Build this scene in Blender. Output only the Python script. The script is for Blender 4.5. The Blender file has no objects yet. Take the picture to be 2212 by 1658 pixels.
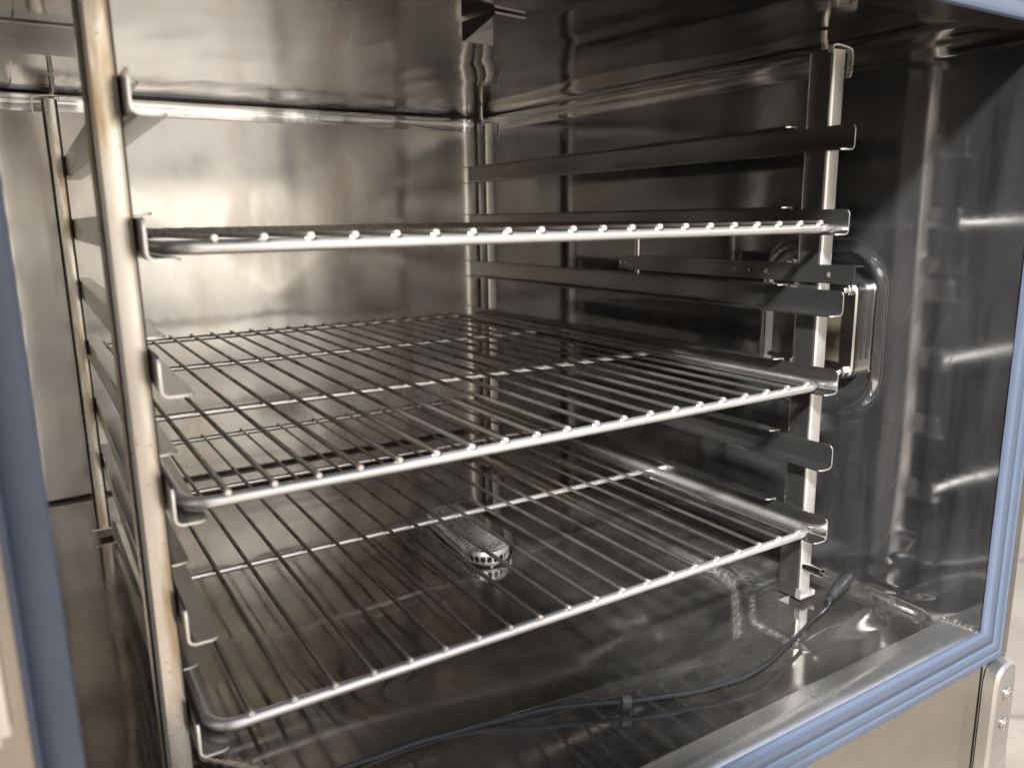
import bpy, bmesh, math, random
from mathutils import Vector, Matrix
random.seed(7)
scene = bpy.context.scene
C = scene.collection
PI = math.pi

# ------------------------------------------------------------------ camera
CAM = Vector((-0.3200, -0.4231, 0.1416))
yaw, pitch, roll = 0.5561, 0.2077, -0.0151
fw = Vector((math.sin(yaw) * math.cos(pitch), math.cos(yaw) * math.cos(pitch), -math.sin(pitch)))
rt0 = Vector((math.cos(yaw), -math.sin(yaw), 0)); up0 = rt0.cross(fw)
rt = math.cos(roll) * rt0 + math.sin(roll) * up0
up = -math.sin(roll) * rt0 + math.cos(roll) * up0
cd = bpy.data.cameras.new('camera'); cam = bpy.data.objects.new('camera', cd); C.objects.link(cam)
cam.matrix_world = Matrix(((rt.x, up.x, -fw.x, CAM.x), (rt.y, up.y, -fw.y, CAM.y), (rt.z, up.z, -fw.z, CAM.z), (0, 0, 0, 1)))
cd.sensor_fit = 'HORIZONTAL'; cd.sensor_width = 36; cd.lens = 1705.8 / 2212 * 36
cd.clip_start = 0.01; cd.clip_end = 100
cd.dof.use_dof = True; cd.dof.focus_distance = 0.72; cd.dof.aperture_fstop = 7.5
scene.camera = cam

# ------------------------------------------------------------------ world, lamps, exposure
w = bpy.data.worlds.new('World'); scene.world = w; w.use_nodes = True
nt = w.node_tree; nt.nodes.clear()
o_ = nt.nodes.new('ShaderNodeOutputWorld'); b_ = nt.nodes.new('ShaderNodeBackground')
tc = nt.nodes.new('ShaderNodeTexCoord'); sx = nt.nodes.new('ShaderNodeSeparateXYZ'); cr = nt.nodes.new('ShaderNodeValToRGB')
nt.links.new(tc.outputs['Generated'], sx.inputs[0])
mr = nt.nodes.new('ShaderNodeMapRange'); mr.inputs['From Min'].default_value = -1; mr.inputs['From Max'].default_value = 1
nt.links.new(sx.outputs['Z'], mr.inputs['Value']); nt.links.new(mr.outputs[0], cr.inputs[0])
e = cr.color_ramp.elements
e[0].position = 0.30; e[0].color = (0.50, 0.45, 0.38, 1)
e[1].position = 0.85; e[1].color = (0.36, 0.40, 0.50, 1)
m_ = e.new(0.55); m_.color = (0.62, 0.56, 0.47, 1)
nt.links.new(cr.outputs[0], b_.inputs[0]); b_.inputs[1].default_value = 0.95
nt.links.new(b_.outputs[0], o_.inputs[0])

def area(name, loc, target, sx_, sy_, power, col):
    l = bpy.data.lights.new(name, 'AREA'); l.shape = 'RECTANGLE'; l.size = sx_; l.size_y = sy_
    l.energy = power; l.color = col
    ob = bpy.data.objects.new(name, l); C.objects.link(ob); ob.location = loc
    ob.rotation_euler = (Vector(target) - Vector(loc)).to_track_quat('-Z', 'Y').to_euler()
    return ob
area('key_lamp', (-2.45, -2.25, 2.45), (0.1, 0, 0), 0.34, 0.34, 205, (1.0, 0.98, 0.96))
area('reflection_panel', (0.55, -2.7, 0.35), (0.3, 0.5, 0.1), 0.9, 2.4, 3.4, (1.0, 0.95, 0.86))  # added panel behind the camera, for the warm reflection in the back wall

scene.view_settings.view_transform = 'Standard'; scene.view_settings.look = 'None'
scene.view_settings.exposure = 1.35; scene.view_settings.gamma = 1.0
scene.cycles.use_denoising = True
scene.cycles.max_bounces = 14; scene.cycles.glossy_bounces = 12; scene.cycles.diffuse_bounces = 4
scene.cycles.caustics_reflective = True; scene.cycles.sample_clamp_indirect = 4.0
scene.cycles.blur_glossy = 0.3

# ------------------------------------------------------------------ materials
def nodes_of(name):
    m = bpy.data.materials.new(name); m.use_nodes = True
    return m, m.node_tree, m.node_tree.nodes['Principled BSDF']

def N(nt, kind, **kw):
    n = nt.nodes.new(kind)
    for k, v in kw.items():
        if k in n.inputs: n.inputs[k].default_value = v
        else: setattr(n, k, v)
    return n

def coords(nt, scale=(1, 1, 1)):
    t = N(nt, 'ShaderNodeTexCoord'); mp = N(nt, 'ShaderNodeMapping'); mp.inputs['Scale'].default_value = scale
    nt.links.new(t.outputs['Object'], mp.inputs[0]); return mp.outputs[0]

def mixc(nt, fac, a, b):
    n = N(nt, 'ShaderNodeMix'); n.data_type = 'RGBA'
    for s, v in ((0, fac), (6, a), (7, b)):
        if hasattr(v, 'is_output'): nt.links.new(v, n.inputs[s])
        else: n.inputs[s].default_value = v if s == 0 else (*v, 1)
    return n.outputs[2]

def ramp(nt, src, p0, p1, v0=0.0, v1=1.0):
    r = N(nt, 'ShaderNodeMapRange'); r.interpolation_type = 'SMOOTHSTEP'
    r.inputs['From Min'].default_value = p0; r.inputs['From Max'].default_value = p1
    r.inputs['To Min'].default_value = v0; r.inputs['To Max'].default_value = v1
    nt.links.new(src, r.inputs['Value']); return r.outputs[0]

def steel(name, col=(0.60, 0.58, 0.55), rough=0.2, brush=(260, 260, 5), brush_b=0.02, wave=0.0, wave_scale=5.0,
          wave_stretch=(1, 1, 1), metal=1.0, stain=None, stain_stretch=None, stain_scale=40, stain_rng=(0.55, 0.7), speck=None, rvar=0.08, scratch=0.0, deposit=False, mvar=0.0):
    m, nt, p = nodes_of(name)
    p.inputs['Metallic'].default_value = metal
    c = coords(nt, brush)
    n1 = N(nt, 'ShaderNodeTexNoise', Scale=1.0, Detail=3.0, Roughness=0.6); nt.links.new(c, n1.inputs['Vector'])
    c2 = coords(nt)
    n2 = N(nt, 'ShaderNodeTexNoise', Scale=9.0, Detail=5.0, Roughness=0.6); nt.links.new(c2, n2.inputs['Vector'])
    base = mixc(nt, ramp(nt, n2.outputs['Fac'], 0.3, 0.7), tuple(x * 0.86 for x in col), tuple(min(1, x * 1.06) for x in col))
    rr = ramp(nt, n2.outputs['Fac'], 0.25, 0.75, rough - rvar * 0.5, rough + rvar)
    add = N(nt, 'ShaderNodeMath', operation='MULTIPLY_ADD'); add.inputs[1].default_value = rvar
    nt.links.new(n1.outputs['Fac'], add.inputs[0]); nt.links.new(rr, add.inputs[2])
    rough_out = add.outputs[0]
    met = None
    if stain:
        ns = N(nt, 'ShaderNodeTexNoise', Scale=stain_scale, Detail=6.0, Roughness=0.65); nt.links.new(coords(nt, stain_stretch) if stain_stretch else c2, ns.inputs['Vector'])
        f = ramp(nt, ns.outputs['Fac'], *stain_rng)
        base = mixc(nt, f, base, stain)
        rs = N(nt, 'ShaderNodeMath', operation='MULTIPLY_ADD'); rs.inputs[1].default_value = 0.22
        nt.links.new(f, rs.inputs[0]); nt.links.new(rough_out, rs.inputs[2]); rough_out = rs.outputs[0]
    if speck:
        sc, lo, hi, scol = speck
        nk = N(nt, 'ShaderNodeTexNoise', Scale=sc, Detail=3.0, Roughness=0.7); nt.links.new(c2, nk.inputs['Vector'])
        f = ramp(nt, nk.outputs['Fac'], lo, hi)
        base = mixc(nt, f, base, scol)
        mm = N(nt, 'ShaderNodeMath', operation='SUBTRACT'); mm.use_clamp = True; mm.inputs[0].default_value = metal
        nt.links.new(f, mm.inputs[1]); nt.links.new(mm.outputs[0], p.inputs['Metallic'])
        rs = N(nt, 'ShaderNodeMath', operation='MULTIPLY_ADD'); rs.inputs[1].default_value = 0.45
        nt.links.new(f, rs.inputs[0]); nt.links.new(rough_out, rs.inputs[2]); rough_out = rs.outputs[0]
    if mvar:
        nv = N(nt, 'ShaderNodeTexNoise', Scale=1.0, Detail=5.0, Roughness=0.6); nt.links.new(coords(nt, (9, 30, 3.2)), nv.inputs['Vector'])
        old = p.inputs['Metallic'].links[0].from_socket if p.inputs['Metallic'].is_linked else None
        mv = N(nt, 'ShaderNodeMath', operation='ADD'); mv.use_clamp = True
        nt.links.new(ramp(nt, nv.outputs['Fac'], 0.3, 0.7, mvar * 0.5, -mvar), mv.inputs[0])
        if old: nt.links.new(old, mv.inputs[1])
        else: mv.inputs[1].default_value = metal
        nt.links.new(mv.outputs[0], p.inputs['Metallic'])
    if scratch:
        for rz, sc_ in ((0.35, (7, 520, 7)), (-0.6, (9, 640, 9)), (1.35, (6, 560, 6))):
            t = N(nt, 'ShaderNodeTexCoord'); r1 = N(nt, 'ShaderNodeMapping'); r1.inputs['Rotation'].default_value = (rz * 0.3, rz * 0.2, rz)
            nt.links.new(t.outputs['Object'], r1.inputs[0]); r2 = N(nt, 'ShaderNodeMapping'); r2.inputs['Scale'].default_value = sc_
            nt.links.new(r1.outputs[0], r2.inputs[0])
            nz = N(nt, 'ShaderNodeTexNoise', Scale=1.0, Detail=1.0); nt.links.new(r2.outputs[0], nz.inputs['Vector'])
            rs = N(nt, 'ShaderNodeMath', operation='MULTIPLY_ADD'); rs.inputs[1].default_value = scratch
            nt.links.new(ramp(nt, nz.outputs['Fac'], 0.68, 0.75), rs.inputs[0]); nt.links.new(rough_out, rs.inputs[2]); rough_out = rs.outputs[0]
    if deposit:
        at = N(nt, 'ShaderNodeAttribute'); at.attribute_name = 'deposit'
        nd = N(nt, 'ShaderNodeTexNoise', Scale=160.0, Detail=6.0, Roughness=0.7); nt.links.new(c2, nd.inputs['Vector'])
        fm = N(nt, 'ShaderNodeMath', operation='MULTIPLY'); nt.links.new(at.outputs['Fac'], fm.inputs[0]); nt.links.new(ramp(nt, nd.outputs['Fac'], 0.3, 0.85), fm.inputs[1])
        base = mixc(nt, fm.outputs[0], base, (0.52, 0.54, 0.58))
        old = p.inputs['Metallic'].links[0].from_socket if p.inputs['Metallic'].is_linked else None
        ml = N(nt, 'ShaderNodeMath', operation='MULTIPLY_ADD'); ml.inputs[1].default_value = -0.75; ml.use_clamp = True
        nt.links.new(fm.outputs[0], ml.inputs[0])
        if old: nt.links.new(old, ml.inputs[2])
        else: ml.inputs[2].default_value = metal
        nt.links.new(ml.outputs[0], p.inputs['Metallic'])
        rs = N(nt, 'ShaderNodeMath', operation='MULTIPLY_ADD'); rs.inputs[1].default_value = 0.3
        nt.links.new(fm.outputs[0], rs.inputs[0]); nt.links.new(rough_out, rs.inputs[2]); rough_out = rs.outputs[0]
    nt.links.new(base, p.inputs['Base Color']); nt.links.new(rough_out, p.inputs['Roughness'])
    bmp = N(nt, 'ShaderNodeBump', Strength=brush_b, Distance=0.001); nt.links.new(n1.outputs['Fac'], bmp.inputs['Height'])
    if wave > 0:
        cw = coords(nt, wave_stretch)
        nw = N(nt, 'ShaderNodeTexNoise', Scale=wave_scale, Detail=1.5, Roughness=0.4); nt.links.new(cw, nw.inputs['Vector'])
        b2 = N(nt, 'ShaderNodeBump', Strength=wave, Distance=0.02); nt.links.new(nw.outputs['Fac'], b2.inputs['Height'])
        nt.links.new(bmp.outputs[0], b2.inputs['Normal']); nt.links.new(b2.outputs[0], p.inputs['Normal'])
    else:
        nt.links.new(bmp.outputs[0], p.inputs['Normal'])
    return m

M = {}
M['wall'] = steel('wall_steel', (0.39, 0.39, 0.40), 0.07, (5, 5, 220), 0.012, 0.20, 6.0, (1, 1, 0.5), rvar=0.04, metal=0.955, mvar=0.04, scratch=0.05, speck=(800, 0.715, 0.75, (0.5, 0.5, 0.52)))
M['back'] = steel('back_wall_steel', (0.57, 0.555, 0.53), 0.14, (160, 160, 5), 0.008, 0.16, 6.0, (1.6, 1, 0.4), rvar=0.05, stain=(0.44, 0.36, 0.28), stain_scale=1.0, stain_stretch=(7, 7, 3), stain_rng=(0.38, 0.95))
M['ceil'] = steel('ceiling_steel', (0.74, 0.73, 0.715), 0.06, (200, 6, 200), 0.006, 0.20, 8.0, (1.6, 0.5, 1), rvar=0.05)
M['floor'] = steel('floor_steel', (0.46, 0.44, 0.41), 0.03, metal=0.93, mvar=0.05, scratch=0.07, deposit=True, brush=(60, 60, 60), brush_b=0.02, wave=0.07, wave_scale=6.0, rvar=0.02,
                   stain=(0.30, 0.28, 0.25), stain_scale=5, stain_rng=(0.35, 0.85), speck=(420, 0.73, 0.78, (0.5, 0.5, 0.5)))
M['sill'] = steel('sill_steel', (0.68, 0.67, 0.645), 0.16, (7, 240, 240), 0.06, 0.05, 8.0, rvar=0.1, metal=0.92, speck=(900, 0.71, 0.75, (0.6, 0.6, 0.6)))
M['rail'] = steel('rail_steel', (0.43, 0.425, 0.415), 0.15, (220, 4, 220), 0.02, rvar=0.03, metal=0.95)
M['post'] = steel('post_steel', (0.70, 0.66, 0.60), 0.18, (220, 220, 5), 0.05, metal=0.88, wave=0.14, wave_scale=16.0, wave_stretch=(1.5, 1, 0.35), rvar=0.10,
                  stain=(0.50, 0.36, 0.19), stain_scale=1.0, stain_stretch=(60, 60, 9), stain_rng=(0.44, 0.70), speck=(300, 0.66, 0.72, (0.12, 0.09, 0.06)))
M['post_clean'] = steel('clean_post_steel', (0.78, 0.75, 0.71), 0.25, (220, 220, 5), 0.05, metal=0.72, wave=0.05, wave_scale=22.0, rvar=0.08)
M['wire'] = steel('wire_steel', (0.30, 0.28, 0.255), 0.24, (300, 4, 300), 0.04, metal=0.80, rvar=0.10, stain=(0.10, 0.085, 0.07), stain_scale=26,
                  stain_rng=(0.50, 0.68), speck=(900, 0.60, 0.66, (0.05, 0.045, 0.04)))
M['rod'] = steel('rod_steel', (0.82, 0.80, 0.77), 0.25, (4, 300, 300), 0.03, metal=0.8, rvar=0.08, speck=(700, 0.66, 0.72, (0.14, 0.12, 0.1)))
M['bright'] = steel('bright_steel', (0.72, 0.70, 0.67), 0.16, rvar=0.05)
M['mesh'] = steel('mesh_steel', (0.88, 0.87, 0.85), 0.22, rvar=0.05, metal=0.65)
M['frame'] = steel('frame_steel', (0.38, 0.355, 0.315), 0.22, (7, 240, 240), 0.04, 0.03, 6.0, rvar=0.06)
M['panel'] = steel('panel_steel', (0.42, 0.395, 0.35), 0.11, (7, 240, 240), 0.03, 0.10, 6.0, rvar=0.06)
M['cast'] = steel('cast_steel', (0.62, 0.61, 0.59), 0.34, (90, 90, 90), 0.08, rvar=0.08)

def plain(name, col, rough, bump=0.0, scale=60, var=0.15, spec=0.5):
    m, nt, p = nodes_of(name)
    c = coords(nt); n = N(nt, 'ShaderNodeTexNoise', Scale=scale, Detail=4.0); nt.links.new(c, n.inputs['Vector'])
    nt.links.new(mixc(nt, n.outputs['Fac'], tuple(x * (1 - var) for x in col), tuple(min(1, x * (1 + var)) for x in col)), p.inputs['Base Color'])
    p.inputs['Roughness'].default_value = rough; p.inputs['Specular IOR Level'].default_value = spec
    if bump:
        b = N(nt, 'ShaderNodeBump', Strength=bump, Distance=0.001); nt.links.new(n.outputs['Fac'], b.inputs['Height']); nt.links.new(b.outputs[0], p.inputs['Normal'])
    return m
M['gasket'] = plain('gasket_rubber', (0.088, 0.114, 0.168), 0.36, 0.08, 40, 0.10)
M['rubber'] = plain('black_rubber', (0.022, 0.022, 0.024), 0.42, 0.1, 200, 0.3)
M['cable'] = plain('cable_sheath', (0.022, 0.022, 0.024), 0.28, 0.15, 300, 0.4)
M['clip'] = plain('clip_plastic', (0.045, 0.045, 0.047), 0.40, 0.1, 200, 0.2)
M['dark'] = plain('dark_matte', (0.02, 0.02, 0.022), 0.5)
M['shell'] = plain('shell_paint', (0.35, 0.34, 0.33), 0.4)
m, nt, p = nodes_of('lamp_glass_pane')
p.inputs['Base Color'].default_value = (0.10, 0.085, 0.06, 1); p.inputs['Roughness'].default_value = 0.12
M['glass'] = m
m, nt, p = nodes_of('added_door_pane')
p.inputs['Base Color'].default_value = (0.10, 0.095, 0.085, 1); p.inputs['Roughness'].default_value = 0.15
M['darkglass'] = m
m, nt, p = nodes_of('concrete_ground')
c = coords(nt)
n1 = N(nt, 'ShaderNodeTexNoise', Scale=2.2, Detail=8.0, Roughness=0.65); nt.links.new(c, n1.inputs['Vector'])
n2 = N(nt, 'ShaderNodeTexNoise', Scale=60, Detail=4.0); nt.links.new(c, n2.inputs['Vector'])
vo = N(nt, 'ShaderNodeTexVoronoi', Scale=1.3); vo.feature = 'DISTANCE_TO_EDGE'; nt.links.new(c, vo.inputs['Vector'])
cc = mixc(nt, ramp(nt, n1.outputs['Fac'], 0.35, 0.7), (0.31, 0.26, 0.205), (0.43, 0.37, 0.295))
cc = mixc(nt, ramp(nt, n2.outputs['Fac'], 0.55, 0.75, 0, 0.35), cc, (0.24, 0.2, 0.16))
cc = mixc(nt, ramp(nt, vo.outputs['Distance'], 0.0, 0.02, 0.6, 0.0), cc, (0.16, 0.12, 0.10))
nt.links.new(cc, p.inputs['Base Color']); p.inputs['Roughness'].default_value = 0.8
bp_ = N(nt, 'ShaderNodeBump', Strength=0.3, Distance=0.01); nt.links.new(n1.outputs['Fac'], bp_.inputs['Height']); nt.links.new(bp_.outputs[0], p.inputs['Normal'])
M['ground'] = m

# ------------------------------------------------------------------ mesh helpers
class MB:
    def __init__(s): s.v = []; s.f = []
    def vert(s, p): s.v.append(tuple(p)); return len(s.v) - 1
    def quad(s, *pts): s.f.append([s.vert(p) for p in pts])
    def box(s, lo, hi):
        (a, b, c), (d, e_, f) = lo, hi
        i = [s.vert(q) for q in ((a, b, c), (d, b, c), (d, e_, c), (a, e_, c), (a, b, f), (d, b, f), (d, e_, f), (a, e_, f))]
        for q in ((0, 3, 2, 1), (4, 5, 6, 7), (0, 1, 5, 4), (1, 2, 6, 5), (2, 3, 7, 6), (3, 0, 4, 7)): s.f.append([i[k] for k in q])
    def loft(s, rings, closed_ring=True, caps=True, closed_path=False):
        idx = [[s.vert(p) for p in r] for r in rings]
        n = len(idx[0]); R_ = len(idx)
        for a in range(R_ if closed_path else R_ - 1):
            A, B = idx[a], idx[(a + 1) % R_]
            for k in range(n if closed_ring else n - 1):
                s.f.append([A[k], A[(k + 1) % n], B[(k + 1) % n], B[k]])
        if caps and closed_ring and not closed_path:
            s.f.append(idx[0][::-1]); s.f.append(idx[-1][:])
    def tube(s, path, r, seg=10, closed=False, caps=True):
        path = [Vector(p) for p in path]; n = len(path); rings = []
        rs = r if isinstance(r, (list, tuple)) else [r] * n
        prev = None
        for i in range(n):
            if closed: t = path[(i + 1) % n] - path[i - 1]
            else: t = path[min(i + 1, n - 1)] - path[max(i - 1, 0)]
            t.normalize()
            if prev is None:
                a = Vector((0, 0, 1)) if abs(t.z) < 0.9 else Vector((1, 0, 0))
                u = a.cross(t).normalized()
            else:
                u = (prev - t * prev.dot(t)).normalized()
            prev = u; v_ = t.cross(u)
            rings.append([path[i] + (u * math.cos(2 * PI * k / seg) + v_ * math.sin(2 * PI * k / seg)) * rs[i] for k in range(seg)])
        s.loft(rings, True, caps, closed)
    def poly_extrude(s, pts, axis, a, b):
        def mk(p, t):
            q = list(p); q.insert(axis, t); return q
        s.loft([[mk(p, a) for p in pts], [mk(p, b) for p in pts]])
    def build(s, name, mat, parent=None, smooth=True, angle=0.6, off=None, bevel=0):
        me = bpy.data.meshes.new(name); me.from_pydata(s.v, [], s.f)
        bm = bmesh.new(); bm.from_mesh(me)
        bmesh.ops.remove_doubles(bm, verts=bm.verts, dist=1e-6)
        bmesh.ops.recalc_face_normals(bm, faces=bm.faces)
        if bevel:
            eds = [e for e in bm.edges if len(e.link_faces) == 2 and e.calc_face_angle(0) > 0.5]
            bmesh.ops.bevel(bm, geom=eds, offset=bevel, segments=2, affect='EDGES', clamp_overlap=True)
        for f in bm.faces: f.smooth = smooth
        for e in bm.edges:
            if len(e.link_faces) == 2 and e.calc_face_angle(0) > angle: e.smooth = False
        bm.to_mesh(me); bm.free()
        me.materials.append(mat)
        ob = bpy.data.objects.new(name, me); C.objects.link(ob)
        if parent is not None:
            ob.parent = parent
            root = parent
            pos = Vector((0, 0, 0))
            while root is not None: pos += root.location; root = root.parent
            ob.location = -pos + (Vector(off) if off else Vector((0, 0, 0)))
        elif off: ob.location = off
        return ob

def part(mesh, name, parent, loc):
    ob = bpy.data.objects.new(name, mesh); C.objects.link(ob); ob.parent = parent; ob.location = loc; return ob

def thing(name, label, cat, loc=(0, 0, 0), group=None):
    ob = bpy.data.objects.new(name, None); C.objects.link(ob); ob.location = loc; ob.empty_display_size = 0.02
    ob['label'] = label; ob['category'] = cat
    if group: ob['group'] = group
    return ob

def sstep(a, b, x):
    t = min(1, max(0, (x - a) / (b - a))); return t * t * (3 - 2 * t)

def catmull(pts, n=8):
    pts = [Vector(p) for p in pts]; out = []
    for i in range(len(pts) - 1):
        p0 = pts[max(i - 1, 0)]; p1 = pts[i]; p2 = pts[i + 1]; p3 = pts[min(i + 2, len(pts) - 1)]
        for k in range(n):
            t = k / n
            out.append(0.5 * ((2 * p1) + (p2 - p0) * t + (2 * p0 - 5 * p1 + 4 * p2 - p3) * t * t + (3 * p1 - p0 - 3 * p2 + p3) * t ** 3))
    out.append(pts[-1]); return out

# ------------------------------------------------------------------ dimensions (metres; z = 0 is the wire plane of the middle shelf)
S = 0.0669
XO = -0.3235         # left edge of the door opening
XR, XL, YB, YF = 0.345, -0.347, 0.745, -0.108
ZF = -0.213
RC = 0.030           # vertical corner radius
RV = 0.0240          # height of the folded coving
def zceil(y): return 0.2885 + 0.0165 * y

# ------------------------------------------------------------------ ground
g = MB(); g.quad((-14, -14, -0.92), (14, -14, -0.92), (14, 14, -0.92), (-14, 14, -0.92))
gr = g.build('ground', M['ground']); gr['kind'] = 'structure'

# ------------------------------------------------------------------ oven
oven = thing('oven', 'stainless steel oven chamber with a ribbed blue door gasket round its open front', 'oven', (0.0125, 0.3, -0.92))

def wall_path(off=0.0):
    """points (x, y, s) going right front -> back -> left front, moved inwards by off"""
    r = max(RC - off, 0.002); xr, xl, yb = XR - off, XL + off, YB - off
    P = []
    ys = [YF + (yb - r - YF) * i / 90 for i in range(91)]
    P += [(xr, y, 'R') for y in ys]
    P += [(xr - r + r * math.cos(a), yb - r + r * math.sin(a), 'C') for a in [PI / 2 * k / 10 for k in range(1, 10)]]
    P += [(xr - r + (xl + r - xr + r) * i / 60, yb, 'B') for i in range(61)]
    P += [(xl + r - r * math.sin(a), yb - r + r * math.cos(a), 'C') for a in [PI / 2 * k / 10 for k in range(1, 10)]]
    P += [(xl, y, 'L') for y in ys[::-1]]
    return P
def rrect(y, z, cy, cz, hy, hz, r):
    """signed distance to a rounded rectangle"""
    qy, qz = abs(y - cy) - hy + r, abs(z - cz) - hz + r
    return math.hypot(max(qy, 0), max(qz, 0)) + min(max(qy, qz), 0) - r
def recess(y, z):
    d = rrect(y, z, 0.073, 0.031, 0.058, 0.071, 0.032)
    v = 0.016 * sstep(0.004, -0.010, d)
    v -= 0.0042 * math.exp(-((d - 0.005) / 0.0045) ** 2)      # a soft raised lip round the recess
    return v
zs = []
z = ZF - 0.022
while z < 0.262:
    zs.append(z); z += 0.003 if -0.06 < z < 0.12 else 0.012
P = wall_path()
def xbreak(x, z):
    u, v = abs(x + 0.001) / 0.30, abs(z - 0.035) / 0.235
    return 0.0065 * max(0.0, 1 - max(u, v))
def wall_piece(name, sel, mat, fine=False):
    pts = [p for p in P if sel(p)]
    if fine:
        q = []
        yy = YF
        while yy < YB - RC:
            q.append((XR, yy, 'R')); yy += 0.0025 if -0.01 < yy < 0.16 else 0.012
        q.append((XR, YB - RC, 'R')); pts = q
    mb = MB(); rows = []
    for (x, y, k) in pts:
        top = zceil(y) - RV
        col = [zz for zz in zs if zz < top - 0.004] + [top]
        while len(col) < len(zs) + 1: col.insert(-1, col[-2] + (col[-1] - col[-2]) * 0.5)
        rows.append([((x + recess(y, zz)) if k == 'R' and x > 0 else x, y - (xbreak(x, zz) if k == 'B' else 0.0), zz) for zz in col])
        continue
        rows.append([((x + recess(y, zz)) if k == 'R' and x > 0 else x, y, zz) for zz in col])
    mb.loft(rows, closed_ring=False)
    return mb.build(name, mat, oven, angle=0.9)
wall_piece('side_wall', lambda p: p[2] == 'R', M['wall'], True)
iB = [i for i, p in enumerate(P) if p[2] in 'BC']
lo_, hi_ = min(iB) - 1, max(iB) + 1
PB = P[lo_:hi_ + 1]
_P = P; P = PB
wall_piece('back_wall', lambda p: True, M['back'])
P = _P
wall_piece('side_wall', lambda p: p[2] == 'L', M['wall'])
# coving between walls and ceiling: quarter round with a thin folded seam against the ceiling sheet
cv = MB(); rings = []
cprof = [(0.0, -0.0240), (0.0006, -0.0225), (0.0009, -0.0120), (0.0014, -0.0070), (0.0028, -0.0035), (0.0056, -0.0015), (0.0095, -0.0007),
         (0.030, -0.0003), (0.0480, -0.0002), (0.0482, 0.0025), (0.0492, 0.0025), (0.0494, -0.0002), (0.0500, -0.0002), (0.0504, 0.0030)]
for off, dz in cprof:
    rings.append([(x, y, zceil(y) + dz) for (x, y, k) in wall_path(off)])
cv.loft(rings, closed_ring=False)
cv.build('coving', M['ceil'], oven, angle=0.5)
ce = MB(); rows = []
for i in range(25):
    y = YF + (YB - 0.0502 - YF) * i / 24
    rows.append([(XL + 0.0498 + (XR - XL - 0.0996) * k / 20, y, zceil(y) - 0.0002) for k in range(21)])
ce.loft(rows, closed_ring=False)
ce.build('ceiling', M['ceil'], oven)

# floor pan: a pressed sheet as a height field
def poly_sd(x, y, poly):
    """signed distance, negative inside, convex polygon counter-clockwise"""
    d = -1e9
    for i in range(len(poly)):
        (x0, y0), (x1, y1) = poly[i], poly[(i + 1) % len(poly)]
        ex, ey = x1 - x0, y1 - y0; L = math.hypot(ex, ey)
        d = max(d, ((x - x0) * ey - (y - y0) * ex) / L)
    return d
basin = [(-0.20, 0.045), (0.150, 0.004), (0.180, 0.011), (0.253, 0.082), (0.262, 0.11), (0.262, 0.62), (0.20, 0.67), (-0.19, 0.67), (-0.245, 0.62), (-0.245, 0.10)]
padp = [(0.206, -0.012), (0.212, -0.050), (0.30, -0.050), (0.318, -0.03), (0.318, 0.050), (0.29, 0.060), (0.252, 0.058), (0.208, 0.018)]
inner = [(-0.15, 0.10), (0.05, 0.045), (0.12, 0.08), (0.16, 0.2), (0.16, 0.55), (0.1, 0.62), (-0.13, 0.62), (-0.17, 0.5), (-0.17, 0.2)]
def zfloor(x, y):
    z = ZF
    # step down from the front sill to the pan; the pan ends in a rounded corner near the right wall
    q = max(-0.076 - y, (x - 0.3395))
    if x > 0.30 and y < -0.03:
        cx, cy = x - 0.315, -(y + 0.050)
        q = math.hypot(max(cx, 0), max(cy, 0)) - 0.0255
    z -= 0.0075 * sstep(0.0022, -0.0030, q)
    db = poly_sd(x, y, basin)
    z -= 0.0075 * sstep(0.0025, -0.0045, db)
    z += 0.0022 * math.exp(-((db - 0.006) / 0.005) ** 2)
    z -= 0.0030 * sstep(0.01, -0.05, poly_sd(x, y, inner))
    dp = poly_sd(x, y, padp)
    z += 0.0035 * sstep(0.004, -0.004, dp) * sstep(-0.052, -0.02, y)
    r = 0.006
    for d in (XR - x, x - XL, YB - y):
        if d < r and y > -0.076: z = max(z, -0.2212 + r - math.sqrt(max(r * r - (r - d) ** 2, 0)))
    return z
fl = MB(); rows = []
xs = []; x = XL
while x < XR: xs.append(x); x += 0.0026 if x > 0.13 else 0.0055
xs.append(XR)
y = -0.0785
while True:
    rows.append([(xx, y, zfloor(xx, y)) for xx in xs])
    if y >= YB: break
    y = min(YB, y + (0.0026 if y < 0.15 else 0.008))
fl.loft(rows, closed_ring=False)
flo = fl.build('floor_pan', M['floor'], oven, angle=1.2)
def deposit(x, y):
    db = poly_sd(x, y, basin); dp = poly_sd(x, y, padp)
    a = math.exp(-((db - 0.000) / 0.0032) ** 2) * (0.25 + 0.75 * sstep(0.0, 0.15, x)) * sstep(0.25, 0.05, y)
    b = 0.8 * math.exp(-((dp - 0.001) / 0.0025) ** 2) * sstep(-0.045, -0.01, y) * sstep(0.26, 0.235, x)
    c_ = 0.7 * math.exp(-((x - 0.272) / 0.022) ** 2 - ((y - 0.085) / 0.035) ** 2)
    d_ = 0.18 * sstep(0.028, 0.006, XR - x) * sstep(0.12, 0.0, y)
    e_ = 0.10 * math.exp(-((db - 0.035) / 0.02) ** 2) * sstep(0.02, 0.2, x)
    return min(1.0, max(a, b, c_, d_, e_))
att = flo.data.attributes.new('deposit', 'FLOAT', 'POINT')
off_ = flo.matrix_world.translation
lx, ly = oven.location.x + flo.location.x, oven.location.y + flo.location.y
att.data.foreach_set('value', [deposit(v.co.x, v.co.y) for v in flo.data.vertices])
sl = MB(); rows = []
for yy in (YF, YF + 0.0006, -0.0900, -0.0786): rows.append([(xx, yy, zfloor(xx, yy) - (0.0008 if yy == YF else 0)) for xx in xs if xx <= 0.3449])
sl.loft(rows, closed_ring=False)
sl.build('sill', M['sill'], oven, angle=1.2)
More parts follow.
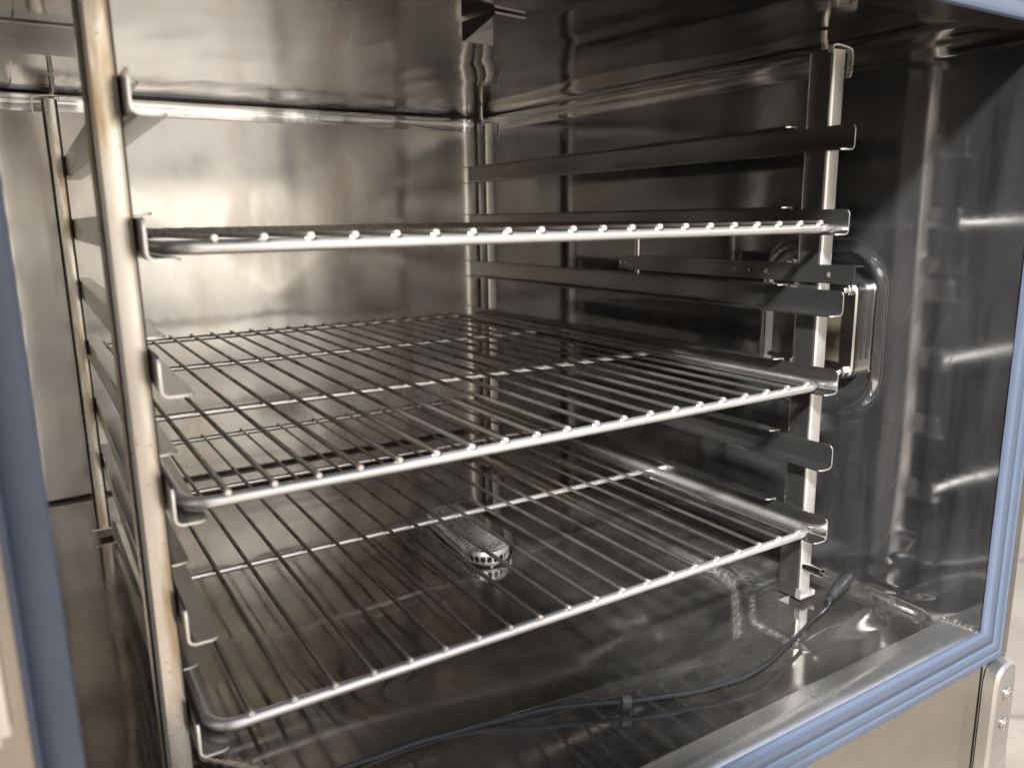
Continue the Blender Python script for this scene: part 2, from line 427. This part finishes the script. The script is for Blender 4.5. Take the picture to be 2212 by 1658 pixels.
# weld bead along the foot of the right wall beside the sill
wb = MB()
wb.tube([(XR - 0.0012, YF + 0.0005 + 0.032 * i / 40, ZF + 0.0006 + 0.0005 * math.sin(i * 2.6)) for i in range(41)], [0.0016 + 0.0004 * math.sin(i * 2.6) for i in range(41)], 8)
wb.build('weld_bead', M['bright'], oven)

# front face: sill edge, frame and shell round the chamber
fr = MB()
ZT = zceil(YF) - 0.012
X0, X1, Z0, Z1 = -0.40, 0.392, -0.246, 0.345
fr.box((X0, YF - 0.002, Z0), (XO, YF + 0.03, Z1))
fr.box((XR + 0.002, YF - 0.002, Z0), (X1, YF + 0.03, Z1))
fr.box((XO, YF - 0.002, ZT), (XR + 0.002, YF + 0.03, Z1))
fr.box((XO, YF - 0.002, Z0), (XR + 0.002, YF + 0.001, ZF - 0.001))
fr.build('door_frame', M['frame'], oven, smooth=False)
sh = MB()
sh.box((X0, YF + 0.031, -0.80), (X0 + 0.01, 0.86, 0.36)); sh.box((X1 - 0.01, YF + 0.031, -0.80), (X1, 0.86, 0.36))
sh.box((X0 + 0.011, YF + 0.031, 0.345), (X1 - 0.011, 0.86, 0.36)); sh.box((X0 + 0.011, 0.85, -0.80), (X1 - 0.011, 0.86, 0.344))
sh.build('outer_shell', M['shell'], oven, smooth=False)
fp = MB(); fp.box((X0, YF - 0.0005, -0.80), (0.3535, YF + 0.012, Z0 - 0.0012)); fp.build('front_panel', M['panel'], oven, smooth=False)
fc = MB(); fc.box((0.3550, YF - 0.0015, -0.80), (X1, YF + 0.012, Z0 - 0.0012)); fc.build('corner_post', M['frame'], oven, smooth=False)
for (x, y) in ((-0.36, -0.06), (0.35, -0.06), (-0.36, 0.8), (0.35, 0.8)):
    ft = MB(); ft.tube([(x, y, -0.92), (x, y, -0.80)], 0.02, 16); ft.build('foot', M['cast'], oven)

# gasket: ribbed profile swept round the opening, mitred
prof = [(-0.0035, 0.000), (-0.0032, 0.0045), (-0.0005, 0.0062), (0.0025, 0.0060), (0.0085, 0.0052), (0.0095, 0.0040), (0.0105, 0.0054), (0.0125, 0.0072),
        (0.0165, 0.0074), (0.0185, 0.0060), (0.0192, 0.0036), (0.0200, 0.0056), (0.0215, 0.0066), (0.0232, 0.0056), (0.0240, 0.0034),
        (0.0252, 0.0050), (0.0275, 0.0048), (0.0292, 0.0030), (0.0298, 0.000)]
gk = MB(); rings = []
yg = YF - 0.0022
corners = [((XR, ZF), (1, -1)), ((XR, ZT), (1, 1)), ((XO, ZT), (-1, 1)), ((XO, ZF), (-1, -1))]
for (cx, cz), (dx, dz) in corners:
    rings.append([(cx + dx * t, yg - h, cz + dz * t) for t, h in prof])
gk.loft(rings, closed_ring=False, closed_path=True)
gk.build('gasket', M['gasket'], oven, angle=1.1)

# unseen open door, added on the left as something dark to reflect
do = MB(); do.box((0.0, -0.74, -0.250), (0.03, -0.02, 0.345))
c_, s_ = math.cos(-0.10), math.sin(-0.10)
def swing(mb): mb.v = [(-0.462 + x * c_ - y * s_, -0.15 + x * s_ + y * c_, z) for x, y, z in mb.v]
swing(do); door = do.build('door', M['frame'], oven, bevel=0.003)
do = MB(); do.box((0.0303, -0.69, -0.205), (0.034, -0.07, 0.300)); swing(do); do.build('added_door_glass', M['darkglass'], door, bevel=0.001)

# latch plate standing in front of the left gasket, with its slotted keeper
lp = MB(); lp.box((-0.395, YF - 0.020, -0.40), (-0.3352, YF - 0.0135, 0.335)); lp.build('latch_plate', M['frame'], oven, bevel=0.001)
lk = MB()
lk.box((-0.352, YF - 0.0265, -0.030), (-0.3400, YF - 0.0203, 0.012)); k_ = lk.build('latch_keeper', M['bright'], oven, bevel=0.003)

# hinge bracket with two screws at the lower right corner
hb = MB(); rings = []
outline = [(0.357, -0.40), (0.357, -0.262), (0.3595, -0.252), (0.366, -0.247), (0.378, -0.245), (0.387, -0.248), (0.3895, -0.258), (0.3895, -0.33), (0.393, -0.352), (0.405, -0.372), (0.43, -0.392), (0.43, -0.40)]
cxm = sum(p[0] for p in outline) / len(outline)
hb.loft([[(x, YF - 0.002, z) for x, z in outline], [(x, YF - 0.011, z) for x, z in outline],
         [(x + (0.0025 if x < 0.37 else -0.002 if x > 0.385 else 0), YF - 0.0135, z - 0.002) for x, z in outline]])
hinge = hb.build('hinge_bracket', M['cast'], oven, angle=0.5)
for sz in (-0.275, -0.3045):
    s = MB()
    cx, cy = 0.3765, YF - 0.0137
    s.loft([[(cx + r * math.cos(a), cy + dy, sz + r * math.sin(a)) for a in [2 * PI * k / 20 for k in range(20)]] for r, dy in
            ((0.0062, 0.0), (0.0062, -0.0010), (0.0052, -0.0016), (0.0046, -0.0006), (0.0042, -0.0006), (0.0042, -0.0018), (0.0036, -0.0024), (0.0019, -0.0024), (0.0017, -0.0010))])
    s.build('screw', M['bright'], hinge)

# lamp in the recess of the right wall
LY, LZ, LHY, LHZ = 0.073, 0.031, 0.040, 0.047
lamp = None
def rr_outline(cy, cz, hy, hz, r, n=6):
    o = []
    for (sy, sz, a0) in ((1, 1, 0), (-1, 1, PI / 2), (-1, -1, PI), (1, -1, 1.5 * PI)):
        for k in range(n + 1):
            a = a0 + PI / 2 * k / n; o.append((cy + sy * (hy - r) + r * math.cos(a), cz + sz * (hz - r) + r * math.sin(a)))
    return o
lf = MB()
O = lambda inset, r: rr_outline(LY, LZ, LHY - inset, LHZ - inset, max(r - inset, 0.001))
xw = XR + 0.0158
lf.loft([[(xx, y, z) for y, z in O(i, 0.012)] for i, xx in ((0, xw), (0, xw - 0.0145), (0.0015, xw - 0.016), (0.0145, xw - 0.016), (0.016, xw - 0.0145), (0.016, xw - 0.010))], caps=False)
lamp = lf.build('lamp_frame', M['bright'], oven, angle=0.5)
lg = MB(); lg.loft([[(xx, y, z) for y, z in O(0.0155, 0.012)] for xx in (xw - 0.0105, xw - 0.0095)])
lg.build('lamp_glass', M['glass'], lamp)
ls = MB()
for zc in (LZ - 0.026, LZ + 0.026): pass
ls.box((xw - 0.0045, LY - LHY - 0.0006, LZ - 0.028), (xw - 0.0035, LY - LHY + 0.001, LZ + 0.028)); ls.build('lamp_seal', M['dark'], lamp)
for sy in (-1, 1):
    for sz in (-1, 1):
        nb = MB(); y, z = LY + sy * (LHY - 0.009), LZ + sz * (LHZ - 0.008)
        x0 = xw - 0.016
        nb.loft([[(x0 - t, y + r * math.cos(a), z + r * math.sin(a)) for a in [2 * PI * k / 6 for k in range(6)]] for t, r in ((0, 0.0055), (0.004, 0.0055), (0.0045, 0.005))])
        nb.tube([(x0 - 0.0045, y, z), (x0 - 0.0085, y, z), (x0 - 0.0095, y, z)], [0.0034, 0.0034, 0.0022], 10)
        nb.build('nut', M['bright'], lamp, angle=0.5)

# two little folded brackets under the ceiling
def ceiling_bracket(cx, cy, wx, wy, ang):
    b = MB(); zc = zceil(cy) - 0.0012
    b.box((-wx / 2, -wy / 2, -0.0015), (wx / 2, wy / 2, 0.0)); b.box((-wx / 2, wy / 2 - 0.0012, -0.014), (wx / 2, wy / 2, -0.0016))
    b.loft([[(-wx / 2, -wy / 2, -0.0016), (-wx / 2 + 0.0012, -wy / 2, -0.0016), (-wx / 2 + 0.0012, wy / 2 - 0.0014, -0.014), (-wx / 2, wy / 2 - 0.0014, -0.014)],
            [(-wx / 2, wy / 2 - 0.0014, -0.0016), (-wx / 2 + 0.0012, wy / 2 - 0.0014, -0.0016), (-wx / 2 + 0.0012, wy / 2 - 0.0014, -0.0135), (-wx / 2, wy / 2 - 0.0014, -0.0135)]])
    c, s = math.cos(ang), math.sin(ang)
    b.v = [(cx + x * c - y * s, cy + x * s + y * c, zc + z - 0.0006) for x, y, z in b.v]
    b.build('ceiling_bracket', M['rail'], oven, angle=0.4)
ceiling_bracket(0.012, 0.130, 0.030, 0.04, 0.15)
ceiling_bracket(-0.285, 0.345, 0.062, 0.05, 0.0)

# ------------------------------------------------------------------ rails and racks
RAILX = {1: 0.2628, -1: -0.2650}
def rail_mesh(s):
    """one rail, wire plane at z = 0; s = +1 right, -1 left; channel open towards the middle of the oven"""
    x0 = RAILX[s]; T = 0.0013; RB = 0.0030
    y0, y1, yt = -0.0105, 0.627, 0.047
    zb, zt = -0.0104, 0.0105
    fwid = 0.0150
    mb = MB(); rings = []
    def ring(y, cut):
        top = zt - cut; fe = x0 - s * (fwid - cut)
        out = [(x0 + s * T, top)]
        out += [(x0 + s * (T - (RB + T) * (1 - math.cos(a))), zb + (RB + T) * (1 - math.sin(a)) - T + T) for a in [PI / 2 * k / 4 for k in range(5)]]
        out += [(fe, zb)]
        inn = [(fe, zb + T)]
        inn += [(x0 - s * RB * (1 - math.cos(a)), zb + T + RB * (1 - math.sin(a))) for a in [PI / 2 * k / 4 for k in range(4, -1, -1)]]
        inn += [(x0, top)]
        return [(px, y, pz) for px, pz in out + inn]
    for dy, cut in ((0, 0.0042), (0.0006, 0.0024), (0.0018, 0.0009), (0.0042, 0.0)): rings.append(ring(y0 + dy, cut))
    for k in range(1, 9): rings.append(ring(y0 + 0.0042 + (y1 - y0 - 0.0042) * k / 8, 0))
    mb.loft(rings)
    # upper lip, behind the front post
    rings = []
    for dy, cut in ((0, 0.0055), (0.0008, 0.003), (0.0022, 0.0012), (0.005, 0.0), (y1 - yt, 0.0)):
        y = yt + dy; zt2 = zt + 0.0028; fe = x0 - s * (0.0115 - cut)
        p = [(x0 + s * T, zt + 0.00005), (x0 + s * T, zt2 - 0.001), (x0 + s * (T - 0.001), zt2), (fe, zt2), (fe, zt2 - T), (x0 - s * 0.0008, zt2 - T), (x0, zt2 - T - 0.0008), (x0, zt + 0.00005)]
        rings.append([(px, y, pz) for px, pz in p])
    mb.loft(rings)
    return mb

def channel(mb, xa, xb, ya, yb, z0, z1, t=0.0013, lip=0.006):
    """upright: web at xa from ya to yb, flanges to xb at both ends, small return lip"""
    s = 1 if xb > xa else -1; r = 0.0016
    def arc(cx, cy, a0, a1, rr): return [(cx + s * rr * math.cos(a0 + (a1 - a0) * k / 4), cy + rr * math.sin(a0 + (a1 - a0) * k / 4)) for k in range(5)]
    r = 0.0036; L = abs(xb - xa); X = lambda u: xa + s * u
    out = [(X(L), ya + lip)] + [(X(L), ya + r)] + [(X(L - r + r * math.cos(a)), ya + r - r * math.sin(a)) for a in [PI / 2 * k / 4 for k in range(1, 5)]]
    out += [(X(r - r * math.sin(a)), ya + r - r * math.cos(a)) for a in [PI / 2 * k / 4 for k in range(5)]]
    out += [(X(r - r * math.cos(a)), yb - r + r * math.sin(a)) for a in [PI / 2 * k / 4 for k in range(5)]]
    out += [(X(L), yb)]
    inn = [(X(L), yb - t), (X(t + 0.0006), yb - t), (X(t), yb - t - 0.0006), (X(t), ya + t + 0.0006), (X(t + 0.0006), ya + t), (X(L - t - 0.0006), ya + t), (X(L - t), ya + t + 0.0006), (X(L - t), ya + lip)]
    pts = out + inn
    n = 10
    mb.loft([[(px, py, z0 + (z1 - z0) * k / n) for px, py in pts] for k in range(n + 1)])

def make_rack(s, label):
    base = Vector((RAILX[s] + s * 0.009, 0.017, ZF))
    rk = thing('shelf_rack', label, 'rack', base, 'racks hanging along the chamber sides')
    rk_off = -base
    proto = rail_mesh(s).build('rail', M['rail'], rk, angle=0.5)
    proto.data.materials.append(M['rod'])
    for f in proto.data.polygons: f.material_index = 1 if f.normal.y < -0.6 else 0
    for lv in range(1, 7):
        z = (lv - 3) * S
        ob = proto if lv == 1 else part(proto.data, 'rail', rk, (0, 0, 0))
        ob.location = rk_off + Vector((0, 0, z))
    xw_ = RAILX[s] + s * 0.0015
    for (ya, yb, zb_) in ((0.0150, 0.0400, ZF + 0.0015), (0.5800, 0.6030, ZF + 0.0015)):
        u = MB(); channel(u, xw_, xw_ + s * (0.0170 if s > 0 else 0.0148), ya, yb, zb_, 0.2715)
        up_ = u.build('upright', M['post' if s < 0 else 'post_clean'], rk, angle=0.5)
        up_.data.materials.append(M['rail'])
        for f in up_.data.polygons: f.material_index = 0 if abs(f.normal.y) > 0.6 else 1  # web gets darker steel: the dark interior it mirrors is put into its colour
        # strap closing the top, folded down at the back of the channel
        st = MB(); t = 0.0014
        pts = catmull([(xw_ - s * 0.0010, 0, 0.2690), (xw_ - s * 0.0008, 0, 0.2728), (xw_ + s * 0.0040, 0, 0.2740), (xw_ + s * 0.0180, 0, 0.2728), (xw_ + s * 0.0225, 0, 0.2700), (xw_ + s * 0.0228, 0, 0.2560), (xw_ + s * 0.0205, 0, 0.2510)], 5)
        rings = []
        for i, p in enumerate(pts):
            d = (pts[min(i + 1, len(pts) - 1)] - pts[max(i - 1, 0)]).normalized(); nrm = Vector((-d.z, 0, d.x)) * s
            q = p + nrm * t
            rings.append([(p.x, ya - 0.0012, p.z), (p.x, ya + 0.0045, p.z), (q.x, ya + 0.0045, q.z), (q.x, ya - 0.0012, q.z)])
        st.loft(rings)
        st.build('top_strap', M['rod'], up_, bevel=0.0004)
        pn = MB(); pn.tube([(xw_ + s * 0.0045, ya + 0.0125, 0.273), (xw_ + s * 0.0045, ya + 0.0125, 0.277), (xw_ + s * 0.0025, ya + 0.0125, 0.281), (xw_ + s * 0.0025, ya + 0.0125, zceil(ya) - 0.0016)], 0.0026, 10)
        pn.build('hanger_pin', M['post'], up_)
        fs = MB(); t = 0.0014
        pts = [(0.000, 0.010), (-0.0006, 0.0), (0.0035, -0.0045), (0.0125, -0.0045), (0.0195, -0.001), (0.0200, 0.004)]
        path = catmull([(xw_ + s * px, ya + 0.004 + py * 0, ZF + 0.0016 + max(py, -0.0004) * 0.8 + 0.0004) for px, py in pts], 4)
        fs.loft([[(p.x, ya - 0.0022, p.z), (p.x, ya + 0.0035, p.z), (p.x, ya + 0.0035, p.z + t), (p.x, ya - 0.0022, p.z + t)] for p in path])
        fs.build('foot_strap', M['rod'], up_, angle=0.5)
    if s == 1:
        tb = MB(); a, b = (0.2705, 0.0148, -0.1795), (0.2705, -0.0040, -0.1795)
        n = 16
        tb.loft([[(a[0] + r * math.cos(2 * PI * k / n), y, a[2] + r * math.sin(2 * PI * k / n)) for k in range(n)] for r, y in
                 ((0.0046, a[1]), (0.0046, b[1]), (0.0037, b[1]), (0.0037, a[1] - 0.001))])
        tb.build('probe_socket', M['bright'], rk, angle=0.5)
    return rk
rack_r = make_rack(1, 'tall rack of channel rails along the right chamber wall, lamp recess behind it')
rack_l = make_rack(-1, 'stained tall rack of channel rails on the left, beside the blue gasket')
rack_l.rotation_euler = (0, 0, -0.012)

# ------------------------------------------------------------------ wire shelves
HW, R1, RW = 0.2587, 0.0035, 0.00172
ZR = -(RW + R1) + 0.0003
def frame_path():
    y0, y1, r = 0.0025, 0.651, 0.016; o = []
    for (cx, cy, a0) in ((HW - r, y0 + r, -PI / 2), (HW - r, y1 - r, 0), (-HW + r, y1 - r, PI / 2), (-HW + r, y0 + r, PI)):
        for k in range(9):
            a = a0 + PI / 2 * k / 8; o.append((cx + r * math.cos(a), cy + r * math.sin(a), ZR))
    return o
def make_shelf():
    sh = thing('wire_shelf', '', 'oven shelf', (0, 0.33, 0), 'wire shelves slid into the racks')
    f = MB(); f.tube(frame_path(), R1, 14, closed=True); f.build('frame_rod', M['rod'], sh)
    first = None
    for i in range(20):
        x = (i - 9.5) * 0.025
        if first is None:
            m = MB(); m.tube([(0, -0.0016, 0), (0, -0.0010, 0), (0, 0.0014, 0), (0, 0.0024, 0)] + [(0, 0.652 * k / 6, 0) for k in range(1, 7)], [RW * 0.95, RW * 1.2, RW * 1.2, RW] + [RW] * 6, 12)
            m.tube([(-0.0022, 0.0022, -RW * 0.9), (0, 0.0012, -RW * 0.75), (0.0022, 0.0022, -RW * 0.9)], [0.0006, 0.0013, 0.0006], 8)
            first = m.build('wire', M['wire'], sh, off=(x, 0, 0)); first.data.materials.append(M['rod'])
            for f in first.data.polygons: f.material_index = 1 if f.center.y < 0.0022 else 0
            base = first.location.copy() - Vector((x, 0, 0))
        else:
            part(first.data, 'wire', sh, base + Vector((x, 0, 0)))
    for y in (0.2150, 0.4310):
        c = MB(); c.tube([(-HW + R1 * 0.6 + (2 * HW - 1.2 * R1) * k / 8, y, ZR + 0.0006) for k in range(9)], 0.0027, 12); c.build('cross_rod', M['rod'], sh)
    return sh
def copy_tree(o, parent=None):
    c = o.copy(); C.objects.link(c); c.parent = parent
    for ch in list(o.children): copy_tree(ch, c)
    return c
shelf = make_shelf()
shelf['label'] = 'middle wire shelf with two cross rods, on the third rail pair up'
s2 = copy_tree(shelf); s2.location = (0.0016, 0.3306, -2 * S); s2['label'] = 'lowest wire shelf, specked with dark soot, above the perforated strainer'
s3 = copy_tree(shelf); s3.location = (0.0050, 0.3308, 2 * S); s3['label'] = 'topmost wire shelf, seen almost edge on above the other two'

# ------------------------------------------------------------------ punched channel strip clipped beside the right rack
strip = thing('punched_strip', 'narrow punched steel strip with round holes in front of the right rack post', 'metal strip', (0.2615, 0.13, 0.083))
X, Y0, Y1, Z0_, Z1_ = 0.2612, -0.0200, 0.262, 0.0830, 0.0985
holes = [(0.0040, 0.00235), (0.0700, 0.0024), (0.0880, 0.0024), (0.1080, 0.0024)]
mb = MB(); T = 0.0012; zc = (Z0_ + Z1_) / 2 - 0.0004
def plate_hole(mb, y0, y1, z0, z1, cy, cz, r, xa, xb):
    n = 24; outer = []; inner_ = []
    for k in range(n):
        a = 2 * PI * k / n; c, s = math.cos(a), math.sin(a)
        t = min(((y1 - cy) / c if c > 1e-9 else (y0 - cy) / c if c < -1e-9 else 1e9), ((z1 - cz) / s if s > 1e-9 else (z0 - cz) / s if s < -1e-9 else 1e9))
        outer.append((cy + c * t, cz + s * t)); inner_.append((cy + r * c, cz + r * s))
    # corners
    for (yy, zz) in ((y0, z0), (y1, z0), (y1, z1), (y0, z1)):
        k = min(range(n), key=lambda i: (outer[i][0] - yy) ** 2 + (outer[i][1] - zz) ** 2); outer[k] = (yy, zz)
    mb.loft([[(xa, a, b) for a, b in inner_], [(xa, a, b) for a, b in outer], [(xb, a, b) for a, b in outer], [(xb, a, b) for a, b in inner_]], caps=False, closed_path=True)
cuts = [Y0]
for cy, r in holes:
    ya, yb = cy - 0.008, cy + 0.008
    if ya - cuts[-1] > 1e-4: mb.box((X, cuts[-1], Z0_), (X + T, ya, Z1_))
    plate_hole(mb, ya, yb, Z0_, Z1_, cy, zc, r, X, X + T); cuts.append(yb)
mb.box((X, cuts[-1], Z0_), (X + T, Y1, Z1_))
mb.box((X + T + 0.00005, Y0, Z1_ - T), (X + 0.0125, 0.0138, Z1_)); mb.box((X + T + 0.00005, Y0, Z0_), (X + 0.0065, 0.0138, Z0_ + T))
mb.box((X + T + 0.00005, 0.0415, Z1_ - T), (X + 0.0095, Y1 - 0.006, Z1_)); mb.box((X + T + 0.00005, 0.0415, Z0_), (X + 0.0065, Y1 - 0.006, Z0_ + T))
mb.build('channel', M['rail'], strip, smooth=False)
tb = MB(); tb.box((X + 0.0002, Y1 + 0.0003, Z0_ + 0.0012), (X + 0.0014, Y1 + 0.017, Z1_ - 0.0008)); tb.build('end_tab', M['rail'], strip, bevel=0.0004)
sc = MB(); sc.tube([(X + 0.0001, Y1 + 0.010, zc), (X - 0.0012, Y1 + 0.010, zc), (X - 0.0018, Y1 + 0.010, zc)], [0.003, 0.003, 0.0018], 14); sc.build('screw', M['bright'], strip, angle=0.5)
sc = MB(); sc.tube([(X + 0.0008, 0.108, zc), (X - 0.0004, 0.108, zc)], 0.0023, 14); sc.build('rivet', M['bright'], strip, angle=0.5)
rd = MB(); rd.tube([(X + 0.0080, 0.256, 0.078), (X + 0.0080, 0.256, 0.134)], 0.0030, 12); rd.build('support_rod', M['bright'], strip)

# ------------------------------------------------------------------ perforated strainer in the floor
sx0, sy0, sy1, RS, HS = 0.0945, 0.294, 0.408, 0.0255, 0.0165
zb = zfloor(0.093, 0.34) + 0.0012
stn = thing('strainer', 'small perforated oblong strainer cap on the chamber floor below the shelves', 'strainer', (sx0, (sy0 + sy1) / 2, zb))
def stad(r, n_str, n_arc, rot=-0.10):
    """closed stadium outline of radius r round the long axis"""
    o = []
    for k in range(n_str): o.append((r, sy0 + (sy1 - sy0) * k / n_str))
    for k in range(n_arc): a = PI * k / n_arc; o.append((r * math.cos(a), sy1 + r * math.sin(a)))
    for k in range(n_str): o.append((-r, sy1 - (sy1 - sy0) * k / n_str))
    for k in range(n_arc): a = PI + PI * k / n_arc; o.append((r * math.cos(a), sy0 + r * math.sin(a)))
    cy = (sy0 + sy1) / 2; c, s = math.cos(rot), math.sin(rot)
    return [(sx0 + x * c - (y - cy) * s, cy + x * s + (y - cy) * c) for x, y in o]
def cell(mb, A, B, Cc, D, hole=0.62):
    """quad cell with an octagonal hole, given four corners"""
    A, B, Cc, D = map(Vector, (A, B, Cc, D)); n = 12; ctr = (A + B + Cc + D) / 4
    u = ((B + Cc) - (A + D)) / 4; v = ((Cc + D) - (A + B)) / 4
    outer = []; inn = []
    for k in range(n):
        a = 2 * PI * (k + 0.5) / n; c, s = math.cos(a), math.sin(a); t = 1 / max(abs(c), abs(s))
        p, q = c * t, s * t
        outer.append(A * (1 - p) * (1 - q) / 4 + B * (1 + p) * (1 - q) / 4 + Cc * (1 + p) * (1 + q) / 4 + D * (1 - p) * (1 + q) / 4)
        inn.append(ctr + u * c * hole + v * s * hole)
    cor = [(1, 1, Cc), (-1, 1, D), (-1, -1, A), (1, -1, B)]
    for k in range(n):
        k2 = (k + 1) % n
        mb.f.append([mb.vert(outer[k]), mb.vert(outer[k2]), mb.vert(inn[k2]), mb.vert(inn[k])])
        dn = u.cross(v).normalized() * -0.0016
        mb.f.append([mb.vert(inn[k]), mb.vert(inn[k2]), mb.vert(inn[k2] + dn), mb.vert(inn[k] + dn)])
    for j, (sp, sq, P_) in enumerate(cor):
        k = j * 3 + 1
        mb.f.append([mb.vert(outer[k]), mb.vert(P_), mb.vert(outer[(k + 1) % n])]) if False else None
ms = MB()
levels = [(RS, zb + 0.0030), (RS, zb + HS - 0.0042), (RS - 0.0026, zb + HS - 0.0008), (RS - 0.0094, zb + HS), (RS - 0.0162, zb + HS + 0.0003), (RS - 0.0230, zb + HS + 0.0004)]
for j in range(len(levels) - 1):
    (ra, za), (rb, zb_) = levels[j], levels[j + 1]
    ns, na = 16, max(4, int(round(PI * (ra + rb) / 2 / 0.0072)))
    if j == 1: na, ns = 28, 44
    if j == 0: na, ns = 11, 16
    oa, ob_ = stad(ra, ns, na), stad(rb, ns, na); n = len(oa)
    if j in (0, 2, 3, 4):
        for k in range(n):
            k2 = (k + 1) % n
            cell(ms, (*oa[k], za), (*oa[k2], za), (*ob_[k2], zb_), (*ob_[k], zb_), 0.80)
    else:
        ms.loft([[(x, y, za) for x, y in oa], [(x, y, zb_) for x, y in ob_]], caps=False)
ms.loft([[(x, y, levels[-1][1]) for x, y in stad(levels[-1][0], 16, 4)], [(x, y, levels[-1][1] + 0.0001) for x, y in stad(0.0004, 16, 4)]], caps=False)
ms.build('perforated_cap', M['mesh'], stn, angle=0.8)
rm = MB(); o1, o0 = stad(RS, 30, 20), stad(RS - 0.0012, 30, 20)
rm.loft([[(x, y, zb + 0.0022) for x, y in o1], [(x, y, zb + 0.0012) for x, y in o1], [(x, y, zb + 0.0012) for x, y in o0], [(x, y, zb + 0.0022) for x, y in o0]], caps=False, closed_path=True)
rm.build('rim', M['bright'], stn)
for (dx, dy) in ((-0.012, sy0 - RS + 0.0035), (0.012, sy0 - RS + 0.0035), (-0.012, sy1 + RS - 0.0035), (0.012, sy1 + RS - 0.0035)):
    tt = MB(); tt.box((sx0 + dx - 0.0018, dy - 0.0006, zb - 0.0035), (sx0 + dx + 0.0018, dy + 0.0006, zb + 0.002)); tt.build('tab', M['bright'], stn)
dh = MB(); oo = stad(RS - 0.0055, 30, 20); dh.loft([[(x, y, zb - 0.0012) for x, y in oo], [(x, y, zb + HS * 0.55) for x, y in oo]]); dh.build('shade_plug', M['dark'], stn)  # dark plug inside the cap, painted shade behind the holes

# ------------------------------------------------------------------ core probe with its cable
pr = thing('probe', 'black core temperature probe plugged into the right rack foot, its cable trailing across the floor', 'probe', (0.12, -0.02, -0.2135))
cp = catmull([(0.2745, -0.0110, -0.2035), (0.262, -0.016, -0.2065), (0.238, -0.020, -0.2095), (0.180, -0.0360, -0.2110), (0.131, -0.0450, -0.2120), (0.080, -0.0360, -0.2135),
              (0.028, -0.0175, -0.2130), (-0.020, 0.0050, -0.2135), (-0.071, 0.0210, -0.2165), (-0.1225, 0.0300, -0.2170), (-0.182, 0.0330, -0.2160), (-0.235, 0.040, -0.2140), (-0.27, 0.07, -0.2160)], 8)
cp = [p + Vector((0, 0, 0.0003 * math.sin(i * 0.9))) for i, p in enumerate(cp)]
m = MB(); m.tube(cp, 0.00175, 10); m.build('cable', M['cable'], pr)
h0, h1 = Vector((0.2700, -0.0115, -0.2045)), Vector((0.3130, -0.0050, -0.1900))
m = MB(); prof_h = [(0, 0.0029), (0.12, 0.0030), (0.121, 0.0042), (0.26, 0.0046), (0.27, 0.0049), (0.42, 0.0056), (0.6, 0.0064), (0.78, 0.0062), (0.90, 0.0052), (0.97, 0.0034), (1.0, 0.0012)]
m.tube([h0.lerp(h1, t) + Vector((0, 0, 0.0016 * math.sin(PI * t))) for t, r in prof_h], [r for t, r in prof_h], 16); m.build('handle', M['rubber'], pr, angle=0.7)
m = MB(); m.tube([(0.2705, 0.010, -0.1795), (0.2705, -0.003, -0.1797), (0.2775, -0.0045, -0.1835), (0.296, -0.0062, -0.1935)], 0.0011, 8); m.build('needle', M['bright'], pr)
i = min(range(len(cp)), key=lambda j: abs(cp[j].x - 0.028))
t = (cp[i + 1] - cp[i - 1]).normalized(); c0 = cp[i]
m = MB(); uu = Vector((0, 0, 1)); vv = t.cross(uu).normalized(); rings = []
for d, r in ((-0.0036, 0.0052), (-0.0032, 0.0056), (0.0032, 0.0056), (0.0036, 0.0052), (0.0036, 0.0022), (-0.0036, 0.0022)):
    rings.append([c0 + t * d + (vv * math.cos(a) * 0.85 + uu * math.sin(a)) * r for a in [2 * PI * k / 20 for k in range(20)]])
m.loft(rings, caps=False, closed_path=True); m.build('cable_clip', M['clip'], pr, angle=0.7)
